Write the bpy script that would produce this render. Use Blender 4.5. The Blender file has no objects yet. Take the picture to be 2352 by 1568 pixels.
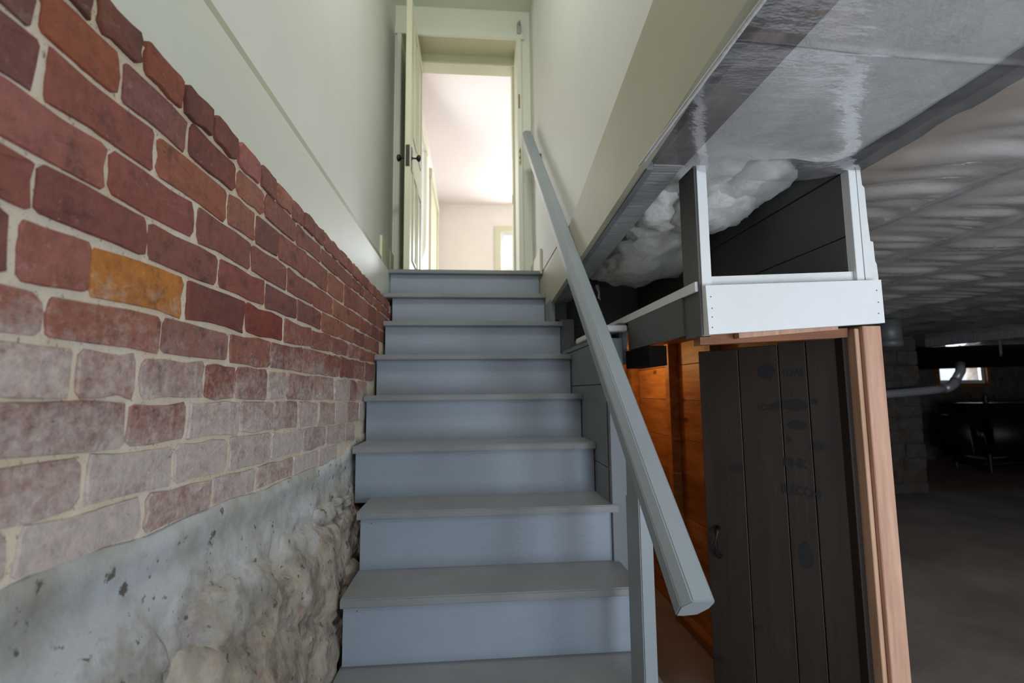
import bpy, bmesh, math, random
from mathutils import Vector, Matrix, noise

# ------------------------------------------------------------------ camera
sc = bpy.context.scene
C = sc.collection
random.seed(7)
F_PX, PITCH, YAW, ROLL = 1123.6, 0.101648, 0.082622, -0.010174
cam_d = bpy.data.cameras.new('camera')
cam = bpy.data.objects.new('camera', cam_d)
C.objects.link(cam)
sc.camera = cam
cam_d.sensor_width = 36.0
cam_d.lens = 36.0 * F_PX / 2352.0
cam_d.clip_start = 0.02
fw = Vector((math.sin(YAW) * math.cos(PITCH), math.cos(YAW) * math.cos(PITCH), math.sin(PITCH)))
rt = Vector((math.cos(YAW), -math.sin(YAW), 0))
up = rt.cross(fw)
rt2 = rt * math.cos(ROLL) + up * math.sin(ROLL)
up2 = -rt * math.sin(ROLL) + up * math.cos(ROLL)
cam.matrix_world = Matrix(((rt2.x, up2.x, -fw.x, 0), (rt2.y, up2.y, -fw.y, 0), (rt2.z, up2.z, -fw.z, 0), (0, 0, 0, 1)))
cam_d.dof.use_dof = True
cam_d.dof.focus_distance = 1.25
cam_d.dof.aperture_fstop = 3.5

# ------------------------------------------------------------------ world, lights, exposure
w = bpy.data.worlds.new('sky')
sc.world = w
w.use_nodes = True
wn = w.node_tree
bg = wn.nodes['Background']
bg.inputs['Color'].default_value = (0.80, 0.90, 1.0, 1)
bg.inputs['Strength'].default_value = 1.3


def area(name, loc, direction, sx, sy, power, color, spread=math.pi):
    d = bpy.data.lights.new(name, 'AREA')
    d.shape = 'RECTANGLE'
    d.size, d.size_y = sx, sy
    d.energy = power
    d.color = color
    d.spread = spread
    o = bpy.data.objects.new(name, d)
    o.location = loc
    o.rotation_euler = Vector(direction).to_track_quat('-Z', 'Y').to_euler()
    C.objects.link(o)
    o['kind'] = 'helper'
    return o


# daylight through the cellar door opening behind the camera
area('daylight_cellar_door', (0.95, -0.97, -0.56), (0, 1, 0.30), 0.62, 1.0, 20.5, (0.76, 0.88, 1.0))
# daylight through the high window at the back end of the stairwell
area('daylight_stairwell_window', (-0.06, -0.97, 1.75), (0, 1, 0.06), 0.75, 1.1, 7, (1.0, 0.98, 0.93))
# ceiling light over the upper steps, out of the picture
area('stairwell_ceiling_light', (-0.05, 1.35, 2.97), (0, 0.25, -1), 0.36, 0.36, 21, (1.0, 0.985, 0.93))
# daylight through the two upstairs windows
area('daylight_hall_far_window', (0.97, 8.30, 2.0), (0, -1, -0.15), 0.75, 1.1, 76, (0.93, 0.96, 1.0))
area('fill_hall_side_doorway', (-0.64, 5.25, 1.85), (1, -0.35, -0.22), 0.74, 1.7, 27, (1.0, 0.985, 0.97))  # added fill from an invented bright side room, lights the stair walls
area('daylight_hall_side_window', (1.52, 6.6, 2.0), (-1, 0, 0.12), 1.1, 1.2, 3, (0.97, 0.96, 1.0))
# added fill from a made-up opening in the back wall, brightens the cellar ceiling
area('fill_cellar_ceiling', (2.30, -0.97, -0.50), (-0.05, 1, 0.45), 1.0, 1.0, 30, (0.90, 0.94, 1.0))
# small cellar window
area('daylight_cellar_window', (7.57, 7.34, 0.24), (-0.1, -1, -0.2), 0.8, 0.34, 12, (0.9, 0.95, 1.0))
# bulb inside the closet under the stairs
pl = bpy.data.lights.new('closet_bulb_light', 'POINT')
pl.energy = 2.5
pl.color = (1.0, 0.55, 0.20)
pl.shadow_soft_size = 0.03
po = bpy.data.objects.new('closet_bulb_light', pl)
po.location = (0.74, 2.62, 0.165)
C.objects.link(po)
po['kind'] = 'helper'

vs = sc.view_settings
vs.view_transform = 'Standard'
vs.look = 'None'
vs.exposure = 0.0
vs.gamma = 1.0
vs.use_curve_mapping = False


# ------------------------------------------------------------------ materials
def nodes(name):
    m = bpy.data.materials.new(name)
    m.use_nodes = True
    nt = m.node_tree
    b = nt.nodes['Principled BSDF']
    return m, nt, b


def lin(c):
    return tuple(((v / 255) / 12.92 if v / 255 <= 0.04045 else ((v / 255 + 0.055) / 1.055) ** 2.4) for v in c) + (1,)


def N(nt, t, **kw):
    n = nt.nodes.new(t)
    for k, v in kw.items():
        if k in n.inputs:
            n.inputs[k].default_value = v
        else:
            setattr(n, k, v)
    return n


def pos(nt, scale=(1, 1, 1)):
    g = N(nt, 'ShaderNodeNewGeometry')
    mp = N(nt, 'ShaderNodeMapping')
    mp.inputs['Scale'].default_value = scale
    nt.links.new(g.outputs['Position'], mp.inputs['Vector'])
    return mp.outputs['Vector']


def noise_tex(nt, vec, scale, detail=5, rough=0.6):
    n = N(nt, 'ShaderNodeTexNoise')
    n.inputs['Scale'].default_value = scale
    n.inputs['Detail'].default_value = detail
    n.inputs['Roughness'].default_value = rough
    nt.links.new(vec, n.inputs['Vector'])
    return n.outputs['Fac']


def ramp(nt, fac, stops):
    r = N(nt, 'ShaderNodeValToRGB')
    e = r.color_ramp.elements
    while len(e) < len(stops):
        e.new(0.5)
    for i, (p, c) in enumerate(stops):
        e[i].position = p
        e[i].color = c if len(c) == 4 else tuple(c) + (1,)
    nt.links.new(fac, r.inputs['Fac'])
    return r.outputs['Color']


def mix(nt, fac, a, b, mode='MIX'):
    m = N(nt, 'ShaderNodeMix', data_type='RGBA', blend_type=mode)
    for sock, v in ((m.inputs[0], fac), (m.inputs[6], a), (m.inputs[7], b)):
        if hasattr(v, 'links') or hasattr(v, 'is_linked'):
            nt.links.new(v, sock)
        else:
            sock.default_value = v
    return m.outputs[2]


def mathn(nt, op, a, b=0.0, clamp=False):
    m = N(nt, 'ShaderNodeMath', operation=op, use_clamp=clamp)
    for s, v in ((m.inputs[0], a), (m.inputs[1], b)):
        if hasattr(v, 'is_linked'):
            nt.links.new(v, s)
        else:
            s.default_value = v
    return m.outputs[0]


def bump(nt, b, h, strength, dist=0.01):
    n = N(nt, 'ShaderNodeBump')
    n.inputs['Strength'].default_value = strength
    n.inputs['Distance'].default_value = dist
    nt.links.new(h, n.inputs['Height'])
    nt.links.new(n.outputs['Normal'], b.inputs['Normal'])


def paint(name, rgb, rough=0.5, var=0.06, wear=None, bs=0.15, bscale=60, bstretch=(1, 1, 1), spec=0.4):
    m, nt, b = nodes(name)
    v = pos(nt)
    f = noise_tex(nt, v, 3.0, 6, 0.6)
    c0 = lin(rgb)
    lo = tuple(x * (1 - var * 1.6) for x in c0[:3]) + (1,)
    hi = tuple(min(1, x * (1 + var)) for x in c0[:3]) + (1,)
    col = ramp(nt, f, [(0.3, lo), (0.7, hi)])
    if wear:
        f2 = noise_tex(nt, v, 38, 8, 0.75)
        col = mix(nt, ramp(nt, f2, [(0.66, (0, 0, 0)), (0.74, (1, 1, 1))]), col, lin(wear))
    nt.links.new(col, b.inputs['Base Color'])
    b.inputs['Roughness'].default_value = rough
    b.inputs['Specular IOR Level'].default_value = spec
    h = noise_tex(nt, pos(nt, bstretch), bscale, 6, 0.7)
    bump(nt, b, h, bs, 0.004)
    return m


def wood(name, rgb_a, rgb_b, rough=0.6, grain=(40, 3, 40), knots=True, bs=0.25):
    m, nt, b = nodes(name)
    v = pos(nt, grain)
    f = noise_tex(nt, v, 1.0, 7, 0.65)
    col = ramp(nt, f, [(0.3, lin(rgb_a)), (0.68, lin(rgb_b))])
    oi = N(nt, 'ShaderNodeObjectInfo')
    rv = ramp(nt, oi.outputs['Random'], [(0.0, (0.72, 0.70, 0.66)), (1.0, (1.12, 1.1, 1.08))])
    col = mix(nt, 1.0, col, rv, 'MULTIPLY')
    if knots:
        vo = N(nt, 'ShaderNodeTexVoronoi')
        vo.inputs['Scale'].default_value = 1.0
        nt.links.new(pos(nt, (5.5, 3.2, 7.5)), vo.inputs['Vector'])
        k = ramp(nt, vo.outputs['Distance'], [(0.05, (1, 1, 1)), (0.14, (0, 0, 0))])
        col = mix(nt, k, col, tuple(x * 0.35 for x in lin(rgb_a)[:3]) + (1,))
    nt.links.new(col, b.inputs['Base Color'])
    b.inputs['Roughness'].default_value = rough
    bump(nt, b, f, bs, 0.003)
    return m


M = {}
M['step_paint'] = paint('grey_step_paint', (143, 153, 166), 0.42, 0.05, None, 0.22, 26, (1, 3, 3))
M['tread_paint'] = paint('grey_tread_paint', (131, 134, 136), 0.40, 0.10, None, 0.25, 30, (1, 2.5, 2.5))
M['rail_paint'] = paint('grey_rail_paint', (140, 148, 153), 0.42, 0.04, None, 0.15, 40, (4, 1, 1))
M['part_paint'] = paint('grey_partition_paint', (120, 126, 131), 0.5, 0.07, None, 0.3, 30, (3, 1, 6))
M['raw_grey'] = paint('rough_grey_sawn_paint', (178, 180, 180), 0.6, 0.16, (196, 198, 198), 0.9, 46, (0.8, 3, 1))
def sawn(name, rgb):
    m, nt, b = nodes(name)
    f = noise_tex(nt, pos(nt, (7, 110, 7)), 1.0, 6, 0.7)
    f2 = noise_tex(nt, pos(nt), 22, 7, 0.7)
    c0 = lin(rgb)[:3]
    col = ramp(nt, f, [(0.3, tuple(x * 0.62 for x in c0)), (0.7, tuple(min(1, x * 1.25) for x in c0))])
    col = mix(nt, ramp(nt, f2, [(0.60, (0, 0, 0)), (0.72, (0.8, 0.8, 0.8))]), col, lin((206, 208, 208)))
    nt.links.new(col, b.inputs['Base Color'])
    b.inputs['Roughness'].default_value = 0.6
    bump(nt, b, f, 0.7, 0.006)
    return m


M['raw_grey'] = sawn('rough_sawn_grey_paint', (158, 160, 160))
M['white_board'] = paint('white_board_paint', (233, 235, 236), 0.45, 0.03, None, 0.18, 50, (1, 1, 5))
M['white_rough'] = paint('white_sawn_paint', (230, 231, 231), 0.55, 0.06, (196, 197, 198), 0.7, 60, (1, 1, 1))
M['dark_board'] = paint('dark_grey_board_paint', (92, 92, 91), 0.6, 0.10, None, 0.3, 24, (4, 1, 4))
M['cream'] = paint('cream_trim_paint', (216, 216, 188), 0.45, 0.03, None, 0.10, 50)
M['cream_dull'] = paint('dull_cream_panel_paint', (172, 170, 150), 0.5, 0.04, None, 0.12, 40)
M['plaster'] = paint('white_plaster', (212, 213, 207), 0.55, 0.02, None, 0.12, 30)
M['head_plaster'] = paint('pale_green_plaster', (228, 232, 216), 0.5, 0.02, None, 0.08, 30)
M['panel'] = paint('pale_board_paint', (210, 213, 201), 0.5, 0.02, None, 0.1, 30)
M['pink_plaster'] = paint('pale_pink_plaster', (243, 238, 232), 0.6, 0.02, None, 0.06, 20)
M['pink_ceiling'] = paint('pale_ceiling_plaster', (238, 231, 230), 0.6, 0.01, None, 0.05, 20)
M['sash_white'] = paint('white_sash_paint', (235, 237, 235), 0.4, 0.02)
M['pine'] = wood('orange_pine', (150, 98, 54), (208, 156, 96), 0.5, (26, 3, 26))
M['pine_post'] = wood('rough_pink_pine', (172, 132, 112), (205, 164, 142), 0.7, (60, 60, 4), False, 0.5)
M['pine_stop'] = wood('pale_pine_stop', (170, 132, 108), (200, 162, 134), 0.65, (60, 60, 4), False, 0.4)
M['dark_wood'] = wood('dark_stained_wood', (27, 18, 13), (46, 33, 26), 0.6, (30, 30, 3), True, 0.35)
M['joist'] = wood('old_joist_wood', (70, 60, 60), (104, 90, 88), 0.8, (50, 4, 50), False, 0.4)
M['subfloor'] = wood('old_subfloor_wood', (96, 80, 66), (124, 104, 84), 0.8, (8, 30, 30), False, 0.3)
M['header_wood'] = wood('brown_header_wood', (112, 70, 46), (150, 96, 62), 0.6, (3, 40, 40), False, 0.3)
M['hall_floor'] = wood('hall_floor_wood', (120, 84, 54), (150, 106, 70), 0.4, (30, 3, 30), False)


def simple(name, rgb, rough=0.4, metal=0.0, spec=0.5):
    m, nt, b = nodes(name)
    b.inputs['Base Color'].default_value = lin(rgb)
    b.inputs['Roughness'].default_value = rough
    b.inputs['Metallic'].default_value = metal
    b.inputs['Specular IOR Level'].default_value = spec
    f = noise_tex(nt, pos(nt), 40, 4)
    bump(nt, b, f, 0.06, 0.002)
    return m


M['black'] = simple('black_iron', (18, 17, 16), 0.35)
M['ink'] = simple('black_stencil_ink', (17, 18, 22), 0.8)
M['brass'] = simple('aged_brass', (176, 146, 78), 0.35, 0.8)
M['brown_plate'] = simple('brown_switch_plate', (168, 128, 108), 0.5)
M['grey_metal'] = simple('grey_bracket_metal', (176, 176, 174), 0.5, 0.2)
M['rust'] = simple('rusty_nail', (120, 86, 60), 0.7)
M['nail'] = simple('grey_nail', (96, 100, 106), 0.7)  # plain grey for the nail heads
M['galv'] = simple('galvanised_steel', (186, 190, 194), 0.3, 0.35)
M['duct'] = simple('dull_grey_duct', (118, 122, 122), 0.5, 0.3)
M['black_duct'] = simple('black_duct_wrap', (10, 10, 12), 0.4)
M['void'] = simple('near_black_wood', (20, 16, 13), 0.95, 0.0, 0.1)  # flat near-black for the block under the shelf
M['tank'] = simple('black_tank_enamel', (9, 9, 11), 0.45)


def m_brick():
    m, nt, b = nodes('old_brick')
    v = pos(nt)
    oi = N(nt, 'ShaderNodeObjectInfo')
    base = oi.outputs['Color']
    f1 = noise_tex(nt, v, 26, 8, 0.7)
    f2 = noise_tex(nt, v, 9, 6, 0.65)
    col = mix(nt, ramp(nt, f2, [(0.40, (0, 0, 0)), (0.75, (0.55, 0.55, 0.55))]), base, lin((146, 88, 62)))
    col = mix(nt, ramp(nt, f1, [(0.32, (0.7, 0.7, 0.7)), (0.47, (0, 0, 0))]), col, lin((92, 62, 62)))
    # lime bloom, heavier on the lower courses
    g = N(nt, 'ShaderNodeNewGeometry')
    sx = N(nt, 'ShaderNodeSeparateXYZ')
    nt.links.new(g.outputs['Position'], sx.inputs[0])
    hz = mathn(nt, 'MULTIPLY_ADD', sx.outputs['Z'], -4.6)
    hz.node.inputs[2].default_value = 0.62
    hz = mathn(nt, 'MINIMUM', hz, 0.98)
    hz = mathn(nt, 'MAXIMUM', hz, -0.55)
    rnd_ = mathn(nt, 'MULTIPLY', mathn(nt, 'SUBTRACT', oi.outputs['Random'], 0.5), 0.7)
    lf = noise_tex(nt, pos(nt, (1, 1, 1.6)), 12, 10, 0.8)
    fine = mathn(nt, 'MULTIPLY', mathn(nt, 'SUBTRACT', noise_tex(nt, v, 75, 6, 0.75), 0.5), 1.6)
    amt = mathn(nt, 'ADD', mathn(nt, 'MULTIPLY', mathn(nt, 'SUBTRACT', lf, 0.5), 2.4), mathn(nt, 'ADD', hz, mathn(nt, 'ADD', rnd_, fine)), True)
    amt = mathn(nt, 'MULTIPLY', amt, 0.86)
    col = mix(nt, amt, col, lin((204, 194, 189)))
    mot = noise_tex(nt, v, 48, 9, 0.78)
    col = mix(nt, 1.0, col, ramp(nt, mot, [(0.30, (0.74, 0.72, 0.72)), (0.5, (1.0, 1.0, 1.0)), (0.70, (1.22, 1.20, 1.16))]), 'MULTIPLY')
    spk = noise_tex(nt, v, 120, 3, 0.6)
    col = mix(nt, ramp(nt, spk, [(0.67, (0, 0, 0)), (0.74, (0.6, 0.6, 0.6))]), col, lin((178, 148, 132)))
    pit = noise_tex(nt, pos(nt, (1, 1.0, 2.6)), 34, 4, 0.6)
    pm = ramp(nt, pit, [(0.25, (0.8, 0.8, 0.8)), (0.31, (0, 0, 0))])
    col = mix(nt, pm, col, lin((52, 36, 36)))
    nt.links.new(col, b.inputs['Base Color'])
    b.inputs['Roughness'].default_value = 0.82
    b.inputs['Specular IOR Level'].default_value = 0.25
    h = mix(nt, 0.5, f1, noise_tex(nt, v, 160, 5, 0.7))
    bump(nt, b, h, 0.8, 0.007)
    return m


M['brick'] = m_brick()


def m_mortar():
    m, nt, b = nodes('lime_mortar')
    v = pos(nt)
    f = noise_tex(nt, v, 130, 6, 0.75)
    f2 = noise_tex(nt, v, 7, 4, 0.6)
    col = ramp(nt, f2, [(0.35, lin((218, 200, 172))), (0.65, lin((226, 216, 200)))])
    col = mix(nt, ramp(nt, f, [(0.34, (1, 1, 1)), (0.42, (0, 0, 0))]), col, lin((128, 116, 100)))
    nt.links.new(col, b.inputs['Base Color'])
    b.inputs['Roughness'].default_value = 0.95
    bump(nt, b, f, 0.4, 0.004)
    return m


M['mortar'] = m_mortar()


def m_parge():
    m, nt, b = nodes('limewashed_render')
    v = pos(nt)
    f = noise_tex(nt, v, 5.2, 8, 0.66)
    col = ramp(nt, f, [(0.30, lin((164, 159, 148))), (0.46, lin((196, 196, 191))), (0.60, lin((218, 222, 225)))])
    # bare stone colours low down
    g = N(nt, 'ShaderNodeNewGeometry')
    sx = N(nt, 'ShaderNodeSeparateXYZ')
    nt.links.new(g.outputs['Position'], sx.inputs[0])
    hz = mathn(nt, 'MULTIPLY_ADD', sx.outputs['Z'], -7.0)
    hz.node.inputs[2].default_value = -2.2
    hz = mathn(nt, 'ADD', hz, mathn(nt, 'MULTIPLY', mathn(nt, 'SUBTRACT', noise_tex(nt, v, 9, 6, 0.7), 0.5), 3.0), True)
    fs = noise_tex(nt, v, 13, 8, 0.7)
    stone = ramp(nt, fs, [(0.30, lin((122, 113, 104))), (0.45, lin((172, 163, 151))), (0.55, lin((190, 178, 160))), (0.7, lin((204, 201, 196)))])
    fr = noise_tex(nt, v, 6, 4, 0.6)
    stone = mix(nt, ramp(nt, fr, [(0.56, (0, 0, 0)), (0.66, (0.7, 0.7, 0.7))]), stone, lin((158, 112, 98)))
    col = mix(nt, hz, col, stone)
    pit = noise_tex(nt, v, 30, 5, 0.65)
    col = mix(nt, ramp(nt, pit, [(0.34, (0.9, 0.9, 0.9)), (0.39, (0, 0, 0))]), col, lin((104, 100, 88)))
    cav = noise_tex(nt, pos(nt, (1, 1.3, 0.8)), 7.5, 7, 0.7)
    col = mix(nt, mathn(nt, 'MULTIPLY', hz, ramp(nt, cav, [(0.36, (0.85, 0.85, 0.85)), (0.50, (0, 0, 0))])), col, lin((104, 97, 90)))
    st = noise_tex(nt, pos(nt, (4, 4, 60)), 1.6, 6, 0.7)
    nt.links.new(col, b.inputs['Base Color'])
    b.inputs['Roughness'].default_value = 0.9
    b.inputs['Specular IOR Level'].default_value = 0.2
    h = mix(nt, 0.5, mix(nt, 0.5, pit, st), noise_tex(nt, v, 85, 8, 0.8))
    bump(nt, b, h, 0.9, 0.012)
    return m


M['parge'] = m_parge()


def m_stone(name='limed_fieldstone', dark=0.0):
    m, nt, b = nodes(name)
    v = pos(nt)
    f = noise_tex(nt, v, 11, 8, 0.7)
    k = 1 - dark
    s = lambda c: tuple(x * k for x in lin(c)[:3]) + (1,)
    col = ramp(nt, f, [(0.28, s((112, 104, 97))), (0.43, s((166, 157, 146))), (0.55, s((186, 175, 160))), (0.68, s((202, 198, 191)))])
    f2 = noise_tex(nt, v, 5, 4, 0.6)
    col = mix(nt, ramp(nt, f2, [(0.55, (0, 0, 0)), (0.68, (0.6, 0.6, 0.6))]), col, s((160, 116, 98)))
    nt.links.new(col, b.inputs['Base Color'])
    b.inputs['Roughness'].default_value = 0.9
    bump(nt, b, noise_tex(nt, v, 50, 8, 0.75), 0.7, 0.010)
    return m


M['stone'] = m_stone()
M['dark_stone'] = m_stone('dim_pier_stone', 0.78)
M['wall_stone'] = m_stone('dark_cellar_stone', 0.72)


def m_concrete():
    m, nt, b = nodes('worn_concrete')
    v = pos(nt)
    f = noise_tex(nt, v, 1.7, 9, 0.65)
    f2 = noise_tex(nt, v, 22, 6, 0.7)
    col = ramp(nt, f, [(0.32, lin((126, 117, 109))), (0.55, lin((154, 143, 134))), (0.72, lin((174, 162, 152)))])
    col = mix(nt, ramp(nt, f2, [(0.6, (0, 0, 0)), (0.8, (0.5, 0.5, 0.5))]), col, lin((98, 88, 80)))
    sx = N(nt, 'ShaderNodeSeparateXYZ')
    nt.links.new(v, sx.inputs[0])
    far = mathn(nt, 'MULTIPLY_ADD', sx.outputs['Y'], 3.0)
    far.node.inputs[2].default_value = -14.6
    far = mathn(nt, 'MINIMUM', mathn(nt, 'MAXIMUM', far, 0.0), 0.8)
    col = mix(nt, far, col, lin((138, 92, 82)))
    nt.links.new(col, b.inputs['Base Color'])
    b.inputs['Roughness'].default_value = 0.8
    bump(nt, b, f2, 0.3, 0.006)
    return m


M['concrete'] = m_concrete()


def m_fluff():
    m, nt, b = nodes('white_glass_wool')
    v = pos(nt)
    f = noise_tex(nt, v, 60, 8, 0.75)
    f2 = noise_tex(nt, v, 9, 5, 0.6)
    col = ramp(nt, f2, [(0.3, lin((214, 211, 204))), (0.6, lin((240, 240, 238)))])
    nt.links.new(col, b.inputs['Base Color'])
    b.inputs['Roughness'].default_value = 1.0
    b.inputs['Specular IOR Level'].default_value = 0.0
    b.inputs['Subsurface Weight'].default_value = 0.25
    b.inputs['Subsurface Radius'].default_value = (0.03, 0.03, 0.03)
    bump(nt, b, f, 0.8, 0.012)
    return m


M['fluff'] = m_fluff()
M['kraft'] = paint('pale_kraft_facing', (176, 160, 142), 0.85, 0.2, None, 0.3, 12)


def m_poly():
    m = bpy.data.materials.new('clear_polythene')
    m.use_nodes = True
    nt = m.node_tree
    nt.nodes.clear()
    out = N(nt, 'ShaderNodeOutputMaterial')
    v = pos(nt)
    tr = N(nt, 'ShaderNodeBsdfTransparent')
    tr.inputs['Color'].default_value = (0.97, 0.98, 1.0, 1)
    df = N(nt, 'ShaderNodeBsdfDiffuse')
    df.inputs['Color'].default_value = (0.80, 0.80, 0.81, 1)
    gl = N(nt, 'ShaderNodeBsdfGlossy')
    gl.inputs['Color'].default_value = (0.95, 0.96, 1, 1)
    gl.inputs['Roughness'].default_value = 0.13
    m1 = N(nt, 'ShaderNodeMixShader')
    f = noise_tex(nt, v, 7, 6, 0.6)
    haze = ramp(nt, f, [(0.32, (0.03, 0.03, 0.03)), (0.75, (0.22, 0.22, 0.22))])
    sp = N(nt, 'ShaderNodeSeparateXYZ')
    nt.links.new(v, sp.inputs[0])
    loose = mathn(nt, 'MULTIPLY', mathn(nt, 'SUBTRACT', sp.outputs['X'], 1.08), 6.0, True)   # crumpled away from the box
    hz = mathn(nt, 'ADD', haze, mathn(nt, 'MULTIPLY', loose, 0.34))
    nt.links.new(hz, m1.inputs[0])
    nt.links.new(tr.outputs[0], m1.inputs[1])
    nt.links.new(df.outputs[0], m1.inputs[2])
    fr = N(nt, 'ShaderNodeLayerWeight')
    fr.inputs['Blend'].default_value = 0.5
    bp = N(nt, 'ShaderNodeBump')
    bp.inputs['Strength'].default_value = 0.35
    bp.inputs['Distance'].default_value = 0.01
    nt.links.new(noise_tex(nt, pos(nt, (1.0, 2.5, 1)), 9, 4, 0.55), bp.inputs['Height'])
    nt.links.new(bp.outputs['Normal'], gl.inputs['Normal'])
    m2 = N(nt, 'ShaderNodeMixShader')
    fc = mathn(nt, 'POWER', fr.outputs['Facing'], 2.0)
    ff = mathn(nt, 'MULTIPLY_ADD', fc, 0.60)
    ff.node.inputs[2].default_value = 0.04
    nt.links.new(ff, m2.inputs[0])
    nt.links.new(m1.outputs[0], m2.inputs[1])
    nt.links.new(gl.outputs[0], m2.inputs[2])
    nt.links.new(m2.outputs[0], out.inputs['Surface'])
    return m


M['poly'] = m_poly()


def m_glass():
    m = bpy.data.materials.new('window_glass')
    m.use_nodes = True
    nt = m.node_tree
    nt.nodes.clear()
    out = N(nt, 'ShaderNodeOutputMaterial')
    tr = N(nt, 'ShaderNodeBsdfTransparent')
    gl = N(nt, 'ShaderNodeBsdfGlossy')
    gl.inputs['Roughness'].default_value = 0.03
    mx = N(nt, 'ShaderNodeMixShader')
    mx.inputs[0].default_value = 0.06
    nt.links.new(tr.outputs[0], mx.inputs[1])
    nt.links.new(gl.outputs[0], mx.inputs[2])
    nt.links.new(mx.outputs[0], out.inputs['Surface'])
    return m


M['glass'] = m_glass()


# ------------------------------------------------------------------ helpers
def box(bm, x0, x1, y0, y1, z0, z1, bevel=0.0, rot=None):
    vs_ = [bm.verts.new((x, y, z)) for x in (x0, x1) for y in (y0, y1) for z in (z0, z1)]
    a = vs_
    fs = [bm.faces.new(f) for f in ((a[0], a[1], a[3], a[2]), (a[4], a[6], a[7], a[5]), (a[0], a[4], a[5], a[1]),
                                    (a[2], a[3], a[7], a[6]), (a[0], a[2], a[6], a[4]), (a[1], a[5], a[7], a[3]))]
    if rot is not None:
        for v in a:
            v.co = rot @ v.co
    if bevel > 0:
        es = list({e for f in fs for e in f.edges})
        bmesh.ops.bevel(bm, geom=es, offset=bevel, segments=1, affect='EDGES')
    return a


def bx(*args, **kw):
    bm = bmesh.new()
    box(bm, *args, **kw)
    return bm


def prism(pts, a0, a1, axis):
    """polygon pts (2D) extruded along an axis ('x','y','z') from a0 to a1"""
    bm = bmesh.new()

    def co(p, a):
        return {'x': (a, p[0], p[1]), 'y': (p[0], a, p[1]), 'z': (p[0], p[1], a)}[axis]
    A = [bm.verts.new(co(p, a0)) for p in pts]
    B = [bm.verts.new(co(p, a1)) for p in pts]
    n = len(pts)
    bm.faces.new(A)
    bm.faces.new(list(reversed(B)))
    for i in range(n):
        bm.faces.new((A[i], B[i], B[(i + 1) % n], A[(i + 1) % n]))
    bmesh.ops.recalc_face_normals(bm, faces=bm.faces)
    return bm


def tube(bm, pts, r, seg=12, caps=True):
    pts = [Vector(p) for p in pts]
    rings = []
    for i, p in enumerate(pts):
        d = (pts[min(i + 1, len(pts) - 1)] - pts[max(i - 1, 0)]).normalized()
        s = d.cross(Vector((0, 0, 1)))
        if s.length < 1e-3:
            s = Vector((1, 0, 0))
        s.normalize()
        u = s.cross(d)
        rr = r[i] if isinstance(r, (list, tuple)) else r
        rings.append([bm.verts.new(p + (s * math.cos(2 * math.pi * k / seg) + u * math.sin(2 * math.pi * k / seg)) * rr) for k in range(seg)])
    for a, b in zip(rings, rings[1:]):
        for k in range(seg):
            bm.faces.new((a[k], a[(k + 1) % seg], b[(k + 1) % seg], b[k]))
    if caps:
        bm.faces.new(list(reversed(rings[0])))
        bm.faces.new(rings[-1])
    return bm


def obj(name, bm, mat, parent=None, smooth=False):
    me = bpy.data.meshes.new(name)
    bmesh.ops.recalc_face_normals(bm, faces=bm.faces)
    bm.to_mesh(me)
    bm.free()
    me.materials.append(mat)
    if smooth:
        for p in me.polygons:
            p.use_smooth = True
    o = bpy.data.objects.new(name, me)
    C.objects.link(o)
    if parent is not None:
        o.parent = parent
        if parent.type == 'EMPTY':
            o.matrix_parent_inverse = Matrix.Translation(-parent.location)
    return o


def tag(o, label, cat, group=None, kind=None):
    o['label'] = label
    o['category'] = cat
    if group:
        o['group'] = group
    if kind:
        o['kind'] = kind
    return o


def thing(name, label, cat, loc, group=None):
    o = bpy.data.objects.new(name, None)
    o.empty_display_size = 0.1
    o.location = loc
    C.objects.link(o)
    return tag(o, label, cat, group)


def struct(name, bm, mat, label, cat, smooth=False):
    return tag(obj(name, bm, mat, None, smooth), label, cat, None, 'structure')


def sstep(a, b, x):
    t = max(0.0, min(1.0, (x - a) / (b - a)))
    return t * t * (3 - 2 * t)


# ------------------------------------------------------------------ main shell
FLOOR, CEIL, UP = -1.10, 0.60, 0.788
XL, XR = -0.59, 0.465          # plaster walls of the stairwell
TOP = 3.03                     # stairwell ceiling
HY0, HY1, HX0, HX1, HTOP = 4.0, 8.2, -0.56, 1.6, 3.22

struct('floor', bx(-0.6, 9.6, -2.3, 7.2, FLOOR - 0.1, FLOOR), M['concrete'], 'worn grey concrete cellar floor reaching back under the plastic ceiling', 'floor')
struct('floor_landing', bx(-0.62, 0.60, 3.16, 4.0, UP - 0.16, UP - 0.004), M['tread_paint'], 'grey painted landing behind the top step', 'floor')
struct('floor_hall', bx(-0.8, 1.8, 4.0, 8.4, UP - 0.16, UP - 0.002), M['hall_floor'], 'wooden floor of the bright room upstairs', 'floor')

# left plaster wall, boarded skirt panel, right wall
struct('wall_left', bx(XL - 0.12, XL, -2.3, 3.62, UP, TOP), M['plaster'], 'smooth white plaster wall above the boarded ledge on the brick side', 'wall')
panel = bx(XL - 0.06, -0.53, -2.3, 3.6, 0.50, UP - 0.006, bevel=0.003)
struct('trim_1', panel, M['panel'], 'pale painted board band running along the top of the brick wall', 'trim')
bm = bx(XR, XR + 0.10, -2.3, 3.62, UP, TOP)
struct('wall_right', bm, M['plaster'], 'white plaster stair wall beside the handrail', 'wall')
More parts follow.
